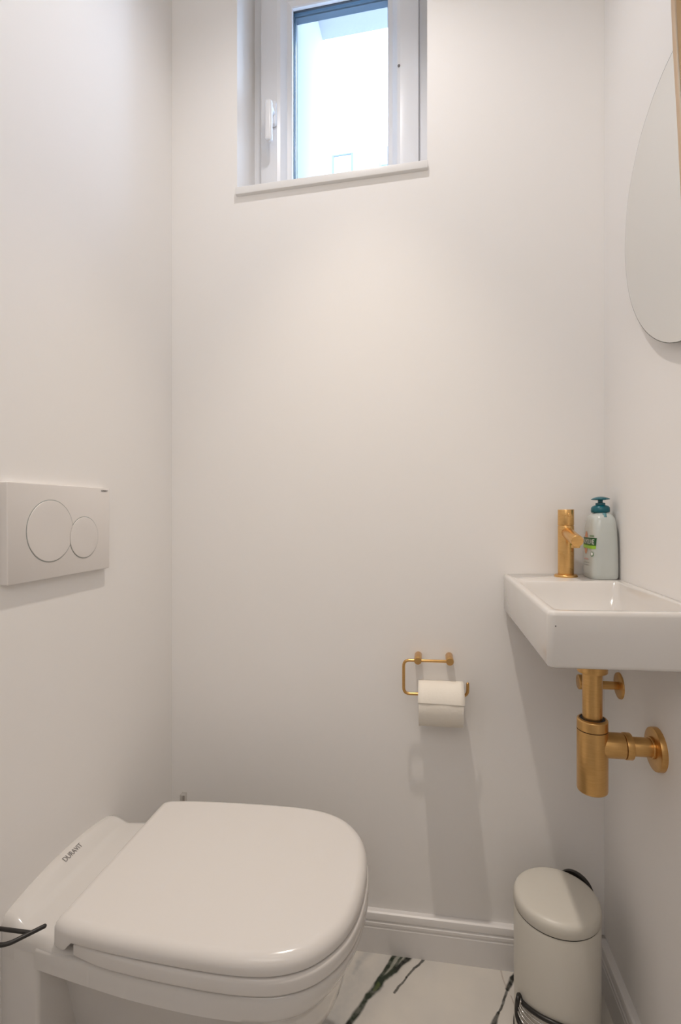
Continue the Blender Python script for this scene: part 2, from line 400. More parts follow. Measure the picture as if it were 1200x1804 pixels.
# handle turned down on the left stile
hd = mk('window_handle', join(box(-.4310, -.4090, 1.293, 1.306, 2.118, 2.186, .006), cyl((-.420, 1.268, 2.150), (-.420, 1.294, 2.150), .0085, .002),
        box(-.4300, -.4100, 1.256, 1.274, 2.052, 2.162, .0075, 4)), M_pvc, sash)
# sill board, front face showing
struct(mk('trim_1', box(WX0 - .0005, WX1 + .0015, 1.1845, 1.33, 1.868, 1.8865, .0015), M_sill), 'white window sill board projecting slightly from the far wall')

struct(mk('ground', box(-14, 14, 1.74, 14, -3.1, -3.0), M_street), 'grey street surface below the window')
# ------------------------------------------------------------ neighbour outside the window (burnt out in the light)
bld = thing('apartment_building', 'pale rendered building outside the window, burnt out by daylight', 'building', (-1.2, 9.0, 0))
mk('facade', box(-9, 6, 9, 12, -3, 9.0), M_build, bld)
for i in range(5):
    for j in range(1):
        x = -4.3 + i * 1.5; z = 6.4 + j * 2.9
        f = mk('window', frame_prof([(0, 8.98), (.09, 8.98), (.09, 9.0), (0, 9.0)], x, x + .9, z, z + 1.4), M_build, bld)
        mk('pane', box(x + .08, x + .82, 8.985, 8.995, z + .08, z + 1.32), M_bglass, f)
mk('balcony_slab', box(-1.9, .6, 8.2, 9, 6.30, 6.45), M_build, bld)
mk('railing_bar', cyl((-1.62, 8.25, 7.13), (-1.25, 8.25, 7.13), .018, .004, 10), M_rail, bld)
for x in (-1.60, -1.27): mk('railing_post', cyl((x, 8.25, 6.45), (x, 8.25, 7.14), .022, .004, 10), M_rail, bld)
mk('balcony_box', box(-1.0, -.80, 8.2, 8.4, 6.45, 6.94, .01), M_bglass, bld)
for k in range(4): mk('shutter_slat', box(-.78, -.2, 8.3, 8.33, 6.60 + k * .1, 6.66 + k * .1), M_bslat, bld)

# ------------------------------------------------------------ ceiling downlights
for i, (x, y) in enumerate(LAMPS):
    t = thing('ceiling_downlight', ['round white downlight in the ceiling above the toilet', 'round white downlight in the ceiling above the doorway'][i], 'light', (x, y, ZC), 'ceiling downlights')
    mk('trim_ring', lathe([(.030, -.006), (.042, -.006), (.045, -.003), (.045, .0), (.030, .0)], (x, y, ZC), (0, 0, 1), 40), M_trim, t)
    mk('diffuser', cyl((x, y, ZC - .004), (x, y, ZC - .001), .029, .001, 32), M_lampd, t)

# ------------------------------------------------------------ flush plate
fp = thing('flush_plate', 'white rectangular flush plate with a large and a small round button on the left wall', 'flush plate', (-.661, .794, .9525))
PX = -.648
def plate():
    y0, y1, z0, z1 = .668, .9195, .9522, 1.1158
    rr = .0025
    def ring(x, ins):
        out = []
        for cy, cz, a0 in ((y1 - rr, z1 - rr, 0), (y0 + rr, z1 - rr, 90), (y0 + rr, z0 + rr, 180), (y1 - rr, z0 + rr, 270)):
            for k in range(4):
                a = R(a0 + 30 * k); q = max(rr - ins, .0004); 
                out.append(Vector((x, cy + math.cos(a) * (rr - ins), cz + math.sin(a) * (rr - ins))))
        return out
    return loft([ring(-.661, .0), ring(PX - .0012, 0), ring(PX - .0004, .0005), ring(PX, .0014)])
body = mk('plate_body', plate(), M_plate, fp, 30)
# round buttons, a fine dark gap round each, slightly dished
def crescent_disc(cy, cz, r, x0, x1, cut=None, seg=96):
    """disc, its edge bitten where the other button sits"""
    V = []; pts = []
    for k in range(seg):
        a = 2 * PI * k / seg; p = Vector((0, cy + math.cos(a) * r, cz + math.sin(a) * r))
        if cut:
            d = Vector((0, p.y - cut[0], p.z - cut[1]))
            if d.length < cut[2]:
                # slide toward own centre until it clears the other circle
                e = Vector((0, cy - p.y, cz - p.z)).normalized()
                for _ in range(200):
                    if Vector((0, p.y - cut[0], p.z - cut[1])).length >= cut[2]: break
                    p += e * .0003
        pts.append(p)
    c0 = Vector((0, cy, cz))
    rings = [[Vector((x, c0.y + (p.y - c0.y) * f, c0.z + (p.z - c0.z) * f)) for p in pts] for x, f in
             ((x0, 1), (x1 - .0006, 1), (x1 - .0001, .993), (x1, .98), (x1 - .0002, .6), (x1 - .0003, .05))]
    return loft(rings)
BC, SC = (.7590, 1.0347, .0530), (.8437, 1.0192, .0385)
def gap_ring(cy, cz, r, cut=None):
    pts = []
    for k in range(97):
        a = 2 * PI * k / 96; y, z = cy + math.cos(a) * r, cz + math.sin(a) * r
        pts.append(Vector((PX + .0001, y, z)))
    return pts
bs = mk('button_surround', join(cyl((PX - .003, BC[0], BC[1]), (PX + .00012, BC[0], BC[1]), BC[2] + .0016, .0001, 96),
                               cyl((PX - .003, SC[0], SC[1]), (PX + .00012, SC[0], SC[1]), SC[2] + .0015, .0001, 96)), M_lgrey, fp)
mk('flush_button', crescent_disc(*BC, PX, PX + .0012, (SC[0], SC[1], SC[2] + .0008)), M_plate, fp)['label'] = 'large round flush button'
mk('flush_button', crescent_disc(*SC, PX, PX + .0012), M_plate, fp)['label'] = 'small round flush button'
mk('printed_mark', text_vf('GEBERIT', .0052, (PX + .0003, .903, 1.1100), (0, 1, 0), (0, 0, 1), .0001, .021), M_print, fp)

# ------------------------------------------------------------ toilet
TY = 0.805
toi = thing('toilet', 'white wall hung toilet with a closed rounded lid below the flush plate', 'toilet', (-.661, TY, .09))
LID = [(-.552, .146), (-.5505, .1535), (-.544, .1590), (-.53, .1625), (-.50, .167), (-.44, .1725), (-.36, .1765), (-.29, .1780), (-.24, .1760), (-.20, .1690), (-.166, .1540), (-.140, .1310), (-.1185, .0980), (-.1065, .0590), (-.1020, .020)]
def outline(prof, cy=TY, n=5):
    half = catmull([(x, y, 0) for x, y in prof], n, closed=False)
    pts = [Vector((p.x, cy + p.y, 0)) for p in half] + [Vector((p.x, cy - p.y, 0)) for p in reversed(half)]
    return pts
def inset(pts, d, keep_rear=False):
    n = len(pts); out = []
    for i in range(n):
        a, b, c_ = pts[i - 1], pts[i], pts[(i + 1) % n]
        t1 = (b - a).normalized(); t2 = (c_ - b).normalized()
        n1 = Vector((t1.y, -t1.x, 0)); n2 = Vector((t2.y, -t2.x, 0)); nn = (n1 + n2)
        nn.normalize(); k = 1 / max(.5, nn.dot(n1))
        out.append(b + nn * d * k)
    return out
def at_z(pts, z): return [Vector((p.x, p.y, z(p) if callable(z) else z)) for p in pts]
def rear_fill(pts, x0, n=0):
    """extra vertices along the rear edge so it can be rounded"""
    a, b = pts[-1], pts[0]
    return pts + [a.lerp(b, (k + 1) / (n + 1)) for k in range(n)]
lo = rear_fill(outline(LID), -.556)
sgn = 1 if (inset(lo, .01)[10] - Vector((-.3, TY, 0))).length < (lo[10] - Vector((-.3, TY, 0))).length else -1
def ins(pts, d): return inset(pts, d * sgn)
def skirt(p):
    t = max(0, min(1, (-.512 - p.x) / .018)); t = t * t * (3 - 2 * t)
    return .4360 - .0150 * t
def lin_(d): return [Vector((-.327 + (p.x + .327) * (1 - d / .225), TY + (p.y - TY) * (1 - d / .178), 0)) for p in lo]
LT = .4600
rings = [at_z(lin_(.010), lambda p: .439), at_z(lin_(.003), lambda p: skirt(p) + .0003), at_z(lin_(.0008), skirt), at_z(lo, lambda p: skirt(p) + .0022), at_z(lo, lambda p: skirt(p) + .006)]
for a in (10, 25, 40, 55, 70, 82, 90):
    rings.append(at_z(lin_(.017 * (1 - math.cos(R(a)))), LT - .0165 + .0165 * math.sin(R(a))))

mk('lid', loft(rings), M_seat, toi, 60)
# seat ring under the lid
so = rear_fill(outline([(x + (.033 if i == 0 else 0), y + .0015) for i, (x, y) in enumerate(LID)]), 0)
so = rear_fill(outline([(-.515, .158), (-.47, .1680), (-.42, .1735), (-.36, .1770), (-.29, .1790), (-.24, .1770), (-.20, .1705), (-.165, .1555), (-.138, .1325), (-.1165, .0990), (-.1040, .060), (-.0992, .020)]), 0)
rings = [at_z(ins(so, .012), .4095), at_z(ins(so, .005), .4085)]
for a in (-90, -60, -30, 0): rings.append(at_z(ins(so, .005 - .005 * math.cos(R(a))), .4135 + .005 * math.sin(R(a))))
for a in (0, 30, 60, 90): rings.append(at_z(ins(so, .006 - .006 * math.cos(R(a))), .4270 + .006 * math.sin(R(a))))
rings.append(at_z(ins(so, .02), .4335))
mk('seat', loft(rings), M_seat, toi, 60)
# bowl: one shell, from rim band down into the tapered foot
RIM = [(-.590, .1475), (-.54, .1545), (-.49, .1610), (-.42, .1690), (-.35, .1735), (-.29, .1750), (-.24, .1730), (-.198, .1660), (-.163, .1510), (-.137, .1280), (-.116, .095), (-.1045, .057), (-.0997, .019)]
ro = rear_fill(outline(RIM), 0)
def ss(a, b, x): t = max(0, min(1, (x - a) / (b - a))); return t * t * (3 - 2 * t)
def bowl_ring(z):
    pts = []
    d = max(0, .372 - z)                       # below the rim band
    for p, q in zip(ro, ro):
        f = ss(-.40, -.12, p.x)               # 0 at the sides and rear, 1 at the nose
        x, y = p.x, p.y - TY
        # nose slopes back steadily
        x -= f * (.02 * ss(0, .05, .40 - z) + .22 * d + .45 * max(0, .30 - z))
        # side recess: cut in sharply under the band towards the wall, slack towards the nose
        cut = .050 * (1 - ss(-.33, -.14, p.x)) * ss(0.0, .012, d) + .18 * d
        k = max(.25, 1 - (cut + .10 * d) / .17)
        y *= k
        pts.append(Vector((x, TY + y, z)))
    return pts
rings = [at_z(ins(ro, .03), .400), at_z(ins(ro, .016), .4055), at_z(ins(ro, .006), .4050), at_z(ins(ro, .002), .4030), at_z(ro, .3985)]
for z in (.385, .377, .372, .370, .3675, .364, .361, .358, .35, .33, .30, .27, .24, .21, .18, .15, .125, .11):
    rings.append(bowl_ring(z))
rings.append([Vector((TYp.x + (-.35 - TYp.x) * .06, TY + (TYp.y - TY) * .9, .102)) for TYp in bowl_ring(.11)])
bowl = mk('bowl', loft(rings), M_ceramic, toi, 50)
# rear block: tall flat flange against the wall with a domed deck in front of the wall
def deck():
    nx, ny = 26, 44; V = []; Fc = []
    x0, x1 = -.661, -.487
    cyr = .8075
    def hw(x):
        t = (x - x0) / (x1 - x0); return .1370 + .0245 * t
    def zt(x, v):
        t = (x - x0) / (x1 - x0)
        dome = .4285 + .0165 * (1 - abs(v) ** 2.2)
        low = .4065 + .004 * (1 - abs(v) ** 4)
        s = ss(.04, .24, t) * .50 + ss(.12, .26, t) * .12 + ss(.45, .95, t) * .38
        return dome * (1 - s) + low * s
    for i in range(nx + 1):
        x = x0 + (x1 - x0) * i / nx
        t = i / nx; cy = cyr + (TY - cyr) * t
        h = hw(x); row = []
        er = .011
        # go over the top from far side to near side with rounded shoulders, then down
        prof = []
        for k in range(ny + 1):
            v = 1 - 2 * k / ny
            y = v * h; z = zt(x, v)
            e = h - abs(y)
            if e < er: z -= er - math.sqrt(max(0, er * er - (er - e) ** 2))
            prof.append((y, z))
        zb = .095 if x < -.592 else .385
        bot = .095
        ztop_edge = prof[0][1]
        depth = .372
        full = [(h * (.985 if depth < .2 else 1), depth)] + prof + [(-h * (.985 if depth < .2 else 1), depth)]
        for y, z in full: V.append(Vector((x, cy + y, z)))
    n = ny + 3
    for i in range(nx):
        for k in range(n - 1): Fc.append((i * n + k, i * n + k + 1, (i + 1) * n + k + 1, (i + 1) * n + k))
    Fc.append(tuple(range(n))); Fc.append(tuple(nx * n + k for k in range(n)))
    for i in range(nx): Fc.append((i * n, (i + 1) * n, (i + 1) * n + n - 1, i * n + n - 1))
    return V, Fc
mk('rear_deck', deck(), M_ceramic, toi, 50)
def flange():
    rings = []
    for z, d in ((.095, .010), (.0975, .004), (.104, 0), (.39, 0), (.405, .004)):
        h0, h1, f = .1366 - d, .1474 - d, .006; ya, yb = .8075, .8064
        rings.append([Vector(p) for p in ((-.661, ya - h0, z), (-.585 - f - d, yb - h1, z), (-.585 - f * .35 - d, yb - h1 + f * .3, z), (-.585 - d, yb - h1 + f, z),
                      (-.585 - d, yb + h1 - f, z), (-.585 - f * .35 - d, yb + h1 - f * .3, z), (-.585 - f - d, yb + h1, z), (-.661, ya + h0, z))])
    return loft(rings)
mk('rear_flange', flange(), M_ceramic, toi, 50)
def deck_z(x, y):
    t = (x + .661) / .174; v = (y - .8075) / (.1370 + .0245 * t)
    s_ = ss(.04, .24, t) * .50 + ss(.12, .26, t) * .12 + ss(.45, .95, t) * .38
    return (.4285 + .0165 * (1 - abs(v) ** 2.2)) * (1 - s_) + (.4065 + .004 * (1 - abs(v) ** 4)) * s_
tv, tf = text_vf('DURAVIT', .0120, (-.6440, .808, 0), (0, 1, 0), (-1, 0, 0), 0, .044)
mk('printed_mark', ([Vector((p.x, p.y, deck_z(p.x, p.y) + .0007)) for p in tv], tf), M_print, toi)

# brush in its pot, behind the toilet: only the chrome tip of the handle shows over the lid
br = thing('toilet_brush', 'chrome toilet brush behind the lid, only its square tip showing by the far wall', 'brush', (-.592, 1.125, 0))
mk('pot', lathe([(.036, 0), (.040, .003), (.040, .115), (.038, .118), (.036, .115), (.036, .006), (0, .006)], (-.592, 1.125, 0), (0, 0, 1), 40), M_chrome, br)
mk('rod', cyl((-.592, 1.125, .10), (-.592, 1.125, .365), .005), M_chrome, br)
mk('bristles', lathe([(0, .012), (.022, .014), (.026, .03), (.026, .08), (.018, .09), (.005, .1)], (-.592, 1.125, 0), (0, 0, 1), 24), M_lwhite, br)
mk('grip_cap', box(-.5985, -.5855, 1.1185, 1.1315, .345, .3755, .0012), M_chrome, br)

# black wire holder on the left wall, in front of the toilet
hz = .461
hk = thing('wire_holder', 'black bent wire holder on the left wall in front of the toilet', 'holder', (-.661, .61, hz))
mk('wall_rose', box(-.661, -.655, .575, .635, hz - .03, hz + .03, .002), M_black, hk)
a0 = Vector((-.657, .6195, hz)); a1 = Vector((-.5620, .6210, hz)); b0 = Vector((-.657, .5935, hz)); b1 = Vector((-.5820, .5965, hz)); tip = Vector((-.5520, .6345, hz))
mk('wire_arm', tube(smooth_path([b0, b1, tip], .012), .0030, 14), M_black, hk)
mk('wire_arm', tube([a0, a1], .0028, 14), M_black, hk)

# ------------------------------------------------------------ paper holder and roll
ph = thing('paper_holder', 'brass wall bar with an open loop arm that carries the paper roll', 'paper holder', (.012, YF, .70))
for x in (-.0240, .0480):
    z = .7125
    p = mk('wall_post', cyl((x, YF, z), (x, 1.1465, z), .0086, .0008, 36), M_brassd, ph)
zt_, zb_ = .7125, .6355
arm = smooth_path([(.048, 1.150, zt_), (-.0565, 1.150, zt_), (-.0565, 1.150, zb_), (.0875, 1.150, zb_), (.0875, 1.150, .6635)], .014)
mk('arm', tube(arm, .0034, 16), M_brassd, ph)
rc, rr_ = (1.1490, .6160), .0440
zb_in = .0225
pr = thing('paper_roll', 'cream toilet paper roll hanging on the brass loop arm', 'paper roll', (.028, rc[0], .57))
def roll(x0, x1):
    V, Fc = [], []; seg = 72
    for x in (x0, x1):
        for rad in (zb_in, rr_):
            for k in range(seg):
                a = 2 * PI * k / seg; q = rad
                V.append(Vector((x, rc[0] + math.cos(a) * q, rc[1] + math.sin(a) * q * (1.0 if rad < .03 else 1.12))))
    for k in range(seg):
        k2 = (k + 1) % seg
        Fc += [(k, k2, seg + k2, seg + k), (2 * seg + k, 2 * seg + k2, 3 * seg + k2, 3 * seg + k), (seg + k, seg + k2, 3 * seg + k2, 3 * seg + k), (k, k2, 2 * seg + k2, 2 * seg + k)]
    return V, Fc
mk('roll_body', roll(-.0215, .0760), M_paper, pr, 40)
mk('cardboard_core', loft([[Vector((x, rc[0] + math.cos(2 * PI * k / 40) * r, rc[1] + math.sin(2 * PI * k / 40) * r)) for k in range(40)] for x, r in
   ((-.0218, .0224), (-.0218, .0212), (.0763, .0212), (.0763, .0224))], False, False), M_card, pr)
def sheet():
    nx, V, Fc = 10, [], []
    cen = []
    for k in range(13):
        a = R(140 - k * 0) if False else R(150 - 0)
    path = []
    for k in range(15):
        a = R(60 + k * 7.0)                       # over the top towards the room (-Y)
        path.append((rc[0] + math.cos(a) * (rr_ + .0012), rc[1] + math.sin(a) * (rr_ * 1.12 + .0012)))
    y, z = path[-1]
    for s in (.002, .004): path.append((y - s * .3, z - s))
    for i in range(nx + 1):
        u = i / nx
        for k, (py, pz) in enumerate(path):
            t = k / (len(path) - 1)
            x = -.0225 + .1000 * u + (.0018 * (u - .3) * t)
            V.append(Vector((x, py - .0006 * math.sin(u * 9) * t, pz - .0022 * u * t)))
    n = len(path)
    for i in range(nx):
        for k in range(n - 1): Fc.append((i * n + k, i * n + k + 1, (i + 1) * n + k + 1, (i + 1) * n + k))
    m2 = len(V)
    return V, Fc
sh = mk('loose_sheet', sheet(), M_paper, pr, 60)
md = sh.modifiers.new('s', 'SOLIDIFY'); md.thickness = .0006; md.offset = 0

# ------------------------------------------------------------ basin
bx0, bx1, by0, by1, bz0, bz1 = .1705, XR, .757, 1.1935, .8235, .9065
def basin():
    # outer box with rounded edges, bowl sunk in from the top, tap deck at the far end
    def rrect(x0, x1, y0, y1, r, z, n=6):
        out = []
        for cx, cy, a0 in ((x1 - r, y1 - r, 0), (x0 + r, y1 - r, 90), (x0 + r, y0 + r, 180), (x1 - r, y0 + r, 270)):
            for k in range(n + 1):
                a = R(a0 + 90 * k / n); out.append(Vector((cx + math.cos(a) * r, cy + math.sin(a) * r, z)))
        return out
    rs = []
    o = (bx0, bx1, by0, by1)
    def sh_(d, r, z): return rrect(o[0] + d, o[1] - d * .2, o[2] + d, o[3] - d * .2, r, z)
    rs.append(sh_(.012, .006, bz0)); rs.append(sh_(.004, .009, bz0 + .0003)); rs.append(sh_(.0012, .010, bz0 + .0022)); rs.append(sh_(0, .011, bz0 + .006))
    rs.append(sh_(0, .011, bz1 - .007)); rs.append(sh_(.0012, .010, bz1 - .0025)); rs.append(sh_(.0035, .009, bz1 - .0005)); rs.append(sh_(.006, .008, bz1))
    ix0, ix1, iy0, iy1 = bx0 + .0125, bx1 - .013, by0 + .0125, 1.076
    rs.append(rrect(ix0, ix1, iy0, iy1, .012, bz1)); rs.append(rrect(ix0 + .0012, ix1 - .0012, iy0 + .0012, iy1 - .0012, .012, bz1 - .0006))
    rs.append(rrect(ix0 + .003, ix1 - .003, iy0 + .003, iy1 - .004, .013, bz1 - .004))
    rs.append(rrect(ix0 + .006, ix1 - .006, iy0 + .006, iy1 - .012, .016, bz1 - .02))
    rs.append(rrect(ix0 + .012, ix1 - .012, iy0 + .014, iy1 - .030, .024, bz1 - .05))
    rs.append(rrect(ix0 + .022, ix1 - .022, iy0 + .026, iy1 - .048, .034, bz1 - .062))
    rs.append(rrect(ix0 + .045, ix1 - .045, iy0 + .06, iy1 - .09, .03, bz1 - .066))
    return loft(rs)
bsn = thing('wash_basin', 'small white rectangular ceramic basin on the right wall', 'basin', (bx1, .975, bz0))
mk('bowl', basin(), M_ceramic, bsn, 40)
mk('drain_ring', lathe([(0, .0), (.026, .0), (.030, .002), (.030, .004), (.022, .005), (.0, .003)], (.281, .93, bz1 - .0665), (0, 0, 1), 40), M_brass, bsn)
mk('mounting_nut', cyl((XR, .81, .803), (XR - .022, .81, .803), .0105, .002, 24), M_sill, bsn)
mk('chip', cyl((bx0 + .0105, by0 - .0003, .8855), (bx0 + .0105, by0 + .0006, .8855), .0011, .0002, 12), M_print, bsn)

# tap
tp_ = (.2960, 1.150)
tap = thing('basin_tap', 'brushed brass pillar tap with a short round spout at the far end of the basin', 'tap', (tp_[0], tp_[1], bz1))
mk('base_flange', lathe([(.0235, 0), (.0238, .0015), (.0232, .004), (.0225, .0048), (.016, .0052)], (tp_[0], tp_[1], bz1), (0, 0, 1), 48), M_brass, tap)
mk('body', cyl((tp_[0], tp_[1], bz1 + .0045), (tp_[0], tp_[1], 1.0175), .0163, .0006), M_brass, tap)
mk('joint', cyl((tp_[0], tp_[1], 1.0172), (tp_[0], tp_[1], 1.0192), .0155, .0002), M_brassd, tap)
hdl = mk('handle', cyl((tp_[0], tp_[1], 1.0188), (tp_[0], tp_[1], 1.0530), .0163, .0008), M_brass, tap)
mk('handle_stud', cyl((tp_[0] + .003, tp_[1] - .014, 1.0415), (tp_[0] + .0035, tp_[1] - .0175, 1.0415), .0042, .0008, 24), M_brass, hdl)
s0 = Vector((tp_[0], tp_[1] - .006, 1.0040)); s1 = Vector((tp_[0] + .001, tp_[1] - .082, .9885))
sp = mk('spout', cyl(s0, s1, .0118, .001), M_brass, tap)
dd = (s1 - s0).normalized()
mk('aerator', cyl(s1 - dd * .012 + Vector((0, 0, -.0105)), s1 - dd * .012 + Vector((0, 0, -.0165)), .0085, .0006, 32), M_brass, sp)

# soap bottle
sx, sy = .3605, 1.1325
soap = thing('soap_bottle', 'clear grey liquid soap bottle with a teal pump beside the brass tap', 'soap bottle', (sx, sy, bz1))
HX, HY = .0272, .0395
def srect(hx, hy, e, z, n=64):
    out = []
    for k in range(n):
        a = 2 * PI * k / n; c_, s_ = math.cos(a), math.sin(a)
        out.append(Vector((sx + hx * math.copysign(abs(c_) ** (2 / e), c_), sy + hy * math.copysign(abs(s_) ** (2 / e), s_), z)))
    return out
z0 = bz1
prof = [(.84, 0, 4), (.95, .0008, 4.2), (.985, .004, 4.5), (1, .009, 4.5), (1.0, .03, 4.5), (.995, .055, 4.3), (.975, .080, 4.1), (.945, .100, 4.0), (.915, .112, 3.8), (.885, .120, 3.6),
        (.84, .1265, 3.2), (.77, .1315, 2.9), (.66, .1352, 2.6), (.52, .1373, 2.3), (.40, .1382, 2)]
mk('bottle_body', loft([srect(HX * (k if k > .45 else k * 1.0), HY * k, e, z0 + h) for k, h, e in prof]), M_bottle, soap, 50)
zt0 = z0 + .1385
pump = mk('pump_collar', lathe([(.0095, -.0005), (.0170, .0), (.0178, .0012), (.0184, .004), (.0180, .0105), (.0158, .0135), (.0115, .0155), (.0095, .0160), (.0092, .0205), (.006, .0212)], (sx, sy, zt0), (0, 0, 1), 48), M_teal, soap)
mk('pump_stem', cyl((sx, sy, zt0 + .019), (sx, sy, zt0 + .0275), .0048, .0005), M_teal, pump)
mk('pump_head', join(lathe([(.003, -.001), (.0135, .0), (.0182, .0012), (.0180, .0022), (.0135, .0048), (.006, .0068), (0, .0073)], (sx, sy, zt0 + .0268), (0, 0, 1), 40),
                    box(sx - .004, sx + .004, sy - .024, sy - .01, zt0 + .0268, zt0 + .0305, .0012)), M_teal, pump)
mk('dip_tube', cyl((sx, sy - .0290, z0 + .1265), (sx, sy - .0215, z0 + .1352), .0050, .001, 24), M_dip, soap)
# label printed on the side that faces the room's left
def on_side(y, z, off=.0004):
    v = (y - sy) / HY; h = z - z0
    k = 1.0
    for (k0, h0, _), (k1, h1, _) in zip(prof, prof[1:]):
        if h0 <= h <= h1: k = k0 + (k1 - k0) * (h - h0) / max(1e-6, h1 - h0)
    vv = min(.999, abs(v) / k); e = 4.4
    return Vector((sx - HX * k * (1 - vv ** e) ** (1 / e) - off, y, z))
def patch(cy, cz, ry, rz, kind='rect', n=14, off=.0004):
    V, Fc = [], []
    for i in range(n + 1):
        for j in range(n + 1):
            a, b = -1 + 2 * i / n, -1 + 2 * j / n
            if kind == 'oval':
                r_ = max(abs(a), abs(b)); l = math.hypot(a, b) or 1; a, b = a / l * r_, b / l * r_
            V.append(on_side(cy + a * ry, cz + b * rz, off))
    for i in range(n):
        for j in range(n): q = i * (n + 1) + j; Fc.append((q, q + 1, q + n + 2, q + n + 1))
    return V, Fc
def side_text(s, size, cy, cz, m, width, off=.0009):
    V, Fc = text_vf(s, size, (0, 0, 0), (0, -1, 0), (0, 0, 1), 0, width)
    return mk('label_text', ([on_side(cy + v.y, cz + v.z, off) for v in V], Fc), m, soap)
mk('label_picture', patch(1.137, .9815, .0115, .0240, 'oval'), M_lalm, soap)
mk('label_band', patch(1.1265, .9740, .0305, .0040, off=.0006), M_llime, soap)
mk('label_band', patch(1.1265, .9845, .0305, .0082, off=.0006), M_lgreen, soap)
side_text('PALMOLIVE', .0145, 1.1270, .9842, M_lwhite, .0570)
mk('label_band', patch(1.108, .9968, .0080, .0014), M_leaf, soap)
mk('label_leaf', patch(1.1035, .9590, .0050, .0052, 'oval'), M_leaf, soap)
mk('label_leaf', patch(1.1035, .9595, .0032, .0034, 'oval', off=.0007), M_lwhite, soap)
mk('label_line', patch(1.135, .9470, .0140, .0013), M_lpink, soap)
mk('label_line', patch(1.133, .9398, .0170, .0008), M_lgrey, soap)
mk('label_line', patch(1.133, .9345, .0170, .0007), M_lgrey, soap)

# trap and valve under the basin
tx, ty = .2830, .930
tr_ = thing('bottle_trap', 'brushed brass bottle trap under the basin running to the right wall', 'drain trap', (XR, ty, .639))
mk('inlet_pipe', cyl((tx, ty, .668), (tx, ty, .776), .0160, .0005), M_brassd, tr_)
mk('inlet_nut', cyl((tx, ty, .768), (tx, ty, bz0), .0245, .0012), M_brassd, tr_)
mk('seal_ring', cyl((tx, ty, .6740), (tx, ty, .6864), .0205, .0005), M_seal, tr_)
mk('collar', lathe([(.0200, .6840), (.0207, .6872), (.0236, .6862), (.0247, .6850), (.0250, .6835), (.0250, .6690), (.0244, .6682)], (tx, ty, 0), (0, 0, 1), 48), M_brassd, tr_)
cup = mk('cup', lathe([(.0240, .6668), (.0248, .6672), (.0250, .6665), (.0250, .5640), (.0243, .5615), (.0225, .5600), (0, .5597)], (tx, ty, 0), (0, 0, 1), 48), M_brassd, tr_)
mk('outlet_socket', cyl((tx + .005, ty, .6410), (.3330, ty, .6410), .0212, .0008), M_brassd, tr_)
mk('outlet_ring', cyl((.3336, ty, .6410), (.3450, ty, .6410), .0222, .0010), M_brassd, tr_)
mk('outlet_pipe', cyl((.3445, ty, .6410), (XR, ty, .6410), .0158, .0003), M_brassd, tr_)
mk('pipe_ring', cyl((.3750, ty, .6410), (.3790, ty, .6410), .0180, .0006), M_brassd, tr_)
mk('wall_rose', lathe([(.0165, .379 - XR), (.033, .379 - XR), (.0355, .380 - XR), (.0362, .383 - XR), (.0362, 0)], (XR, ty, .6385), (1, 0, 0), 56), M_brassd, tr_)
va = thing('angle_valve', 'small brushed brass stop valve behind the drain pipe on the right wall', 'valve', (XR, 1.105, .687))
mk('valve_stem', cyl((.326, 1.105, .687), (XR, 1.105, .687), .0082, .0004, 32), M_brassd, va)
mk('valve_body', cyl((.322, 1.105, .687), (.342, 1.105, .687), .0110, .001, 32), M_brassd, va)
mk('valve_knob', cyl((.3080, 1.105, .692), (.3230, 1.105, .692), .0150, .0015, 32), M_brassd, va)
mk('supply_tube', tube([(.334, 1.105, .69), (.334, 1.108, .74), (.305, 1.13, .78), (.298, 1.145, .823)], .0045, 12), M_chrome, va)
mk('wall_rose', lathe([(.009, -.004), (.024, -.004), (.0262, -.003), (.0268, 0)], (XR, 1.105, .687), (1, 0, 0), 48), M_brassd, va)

# ------------------------------------------------------------ mirrors on the right wall
MP = [(.8522, 1.763), (.9006, 1.7535), (.9331, 1.7394), (.9704, 1.7147), (1.0087, 1.6676), (1.0271, 1.6243), (1.0368, 1.5533), (1.0284, 1.4945), (1.0095, 1.443),
      (.9818, 1.4003), (.9507, 1.3673), (.9192, 1.343), (.8854, 1.3236), (.8496, 1.3098), (.81, 1.3025), (.74, 1.306), (.67, 1.345), (.625, 1.42), (.61, 1.53), (.635, 1.64), (.69, 1.72), (.77, 1.762)]
def pebble(pts, x0, x1, ins_):
    o = catmull([(0, y, z) for y, z in pts], 6)
    cy = sum(p.y for p in o) / len(o); cz = sum(p.z for p in o) / len(o)
    def sc(x, d):
        return [Vector((x, p.y + (cy - p.y) * d, p.z + (cz - p.z) * d)) for p in o]
    return sc, cy, cz
sc, _, _ = pebble(MP, 0, 0, 0)
mr = thing('pebble_mirror', 'frameless pebble shaped mirror on the right wall behind the brass framed one', 'mirror', (XR, .83, 1.30))
mk('backing', loft([sc(XR, .12), sc(.3775, .12)]), M_medge, mr)
mk('glass', loft([sc(.3775, .0), sc(.3742, .0)]), M_medge, mr)
mk('silvered_face', loft([sc(.3742, .006), sc(.3738, .008)]), M_mirror, mr)
FPn = [(.7960, 1.95), (.8010, 1.86), (.8006, 1.80), (.798, 1.761), (.7946, 1.72), (.7878, 1.656), (.7828, 1.6086), (.7739, 1.5155), (.7683, 1.4599), (.752, 1.36), (.715, 1.27), (.65, 1.205), (.57, 1.19),
       (.49, 1.225), (.435, 1.31), (.41, 1.45), (.405, 1.62), (.42, 1.80), (.45, 1.97), (.51, 2.09), (.60, 2.135), (.69, 2.12), (.76, 2.05)]
fo = catmull([(0, y, z) for y, z in FPn], 6)
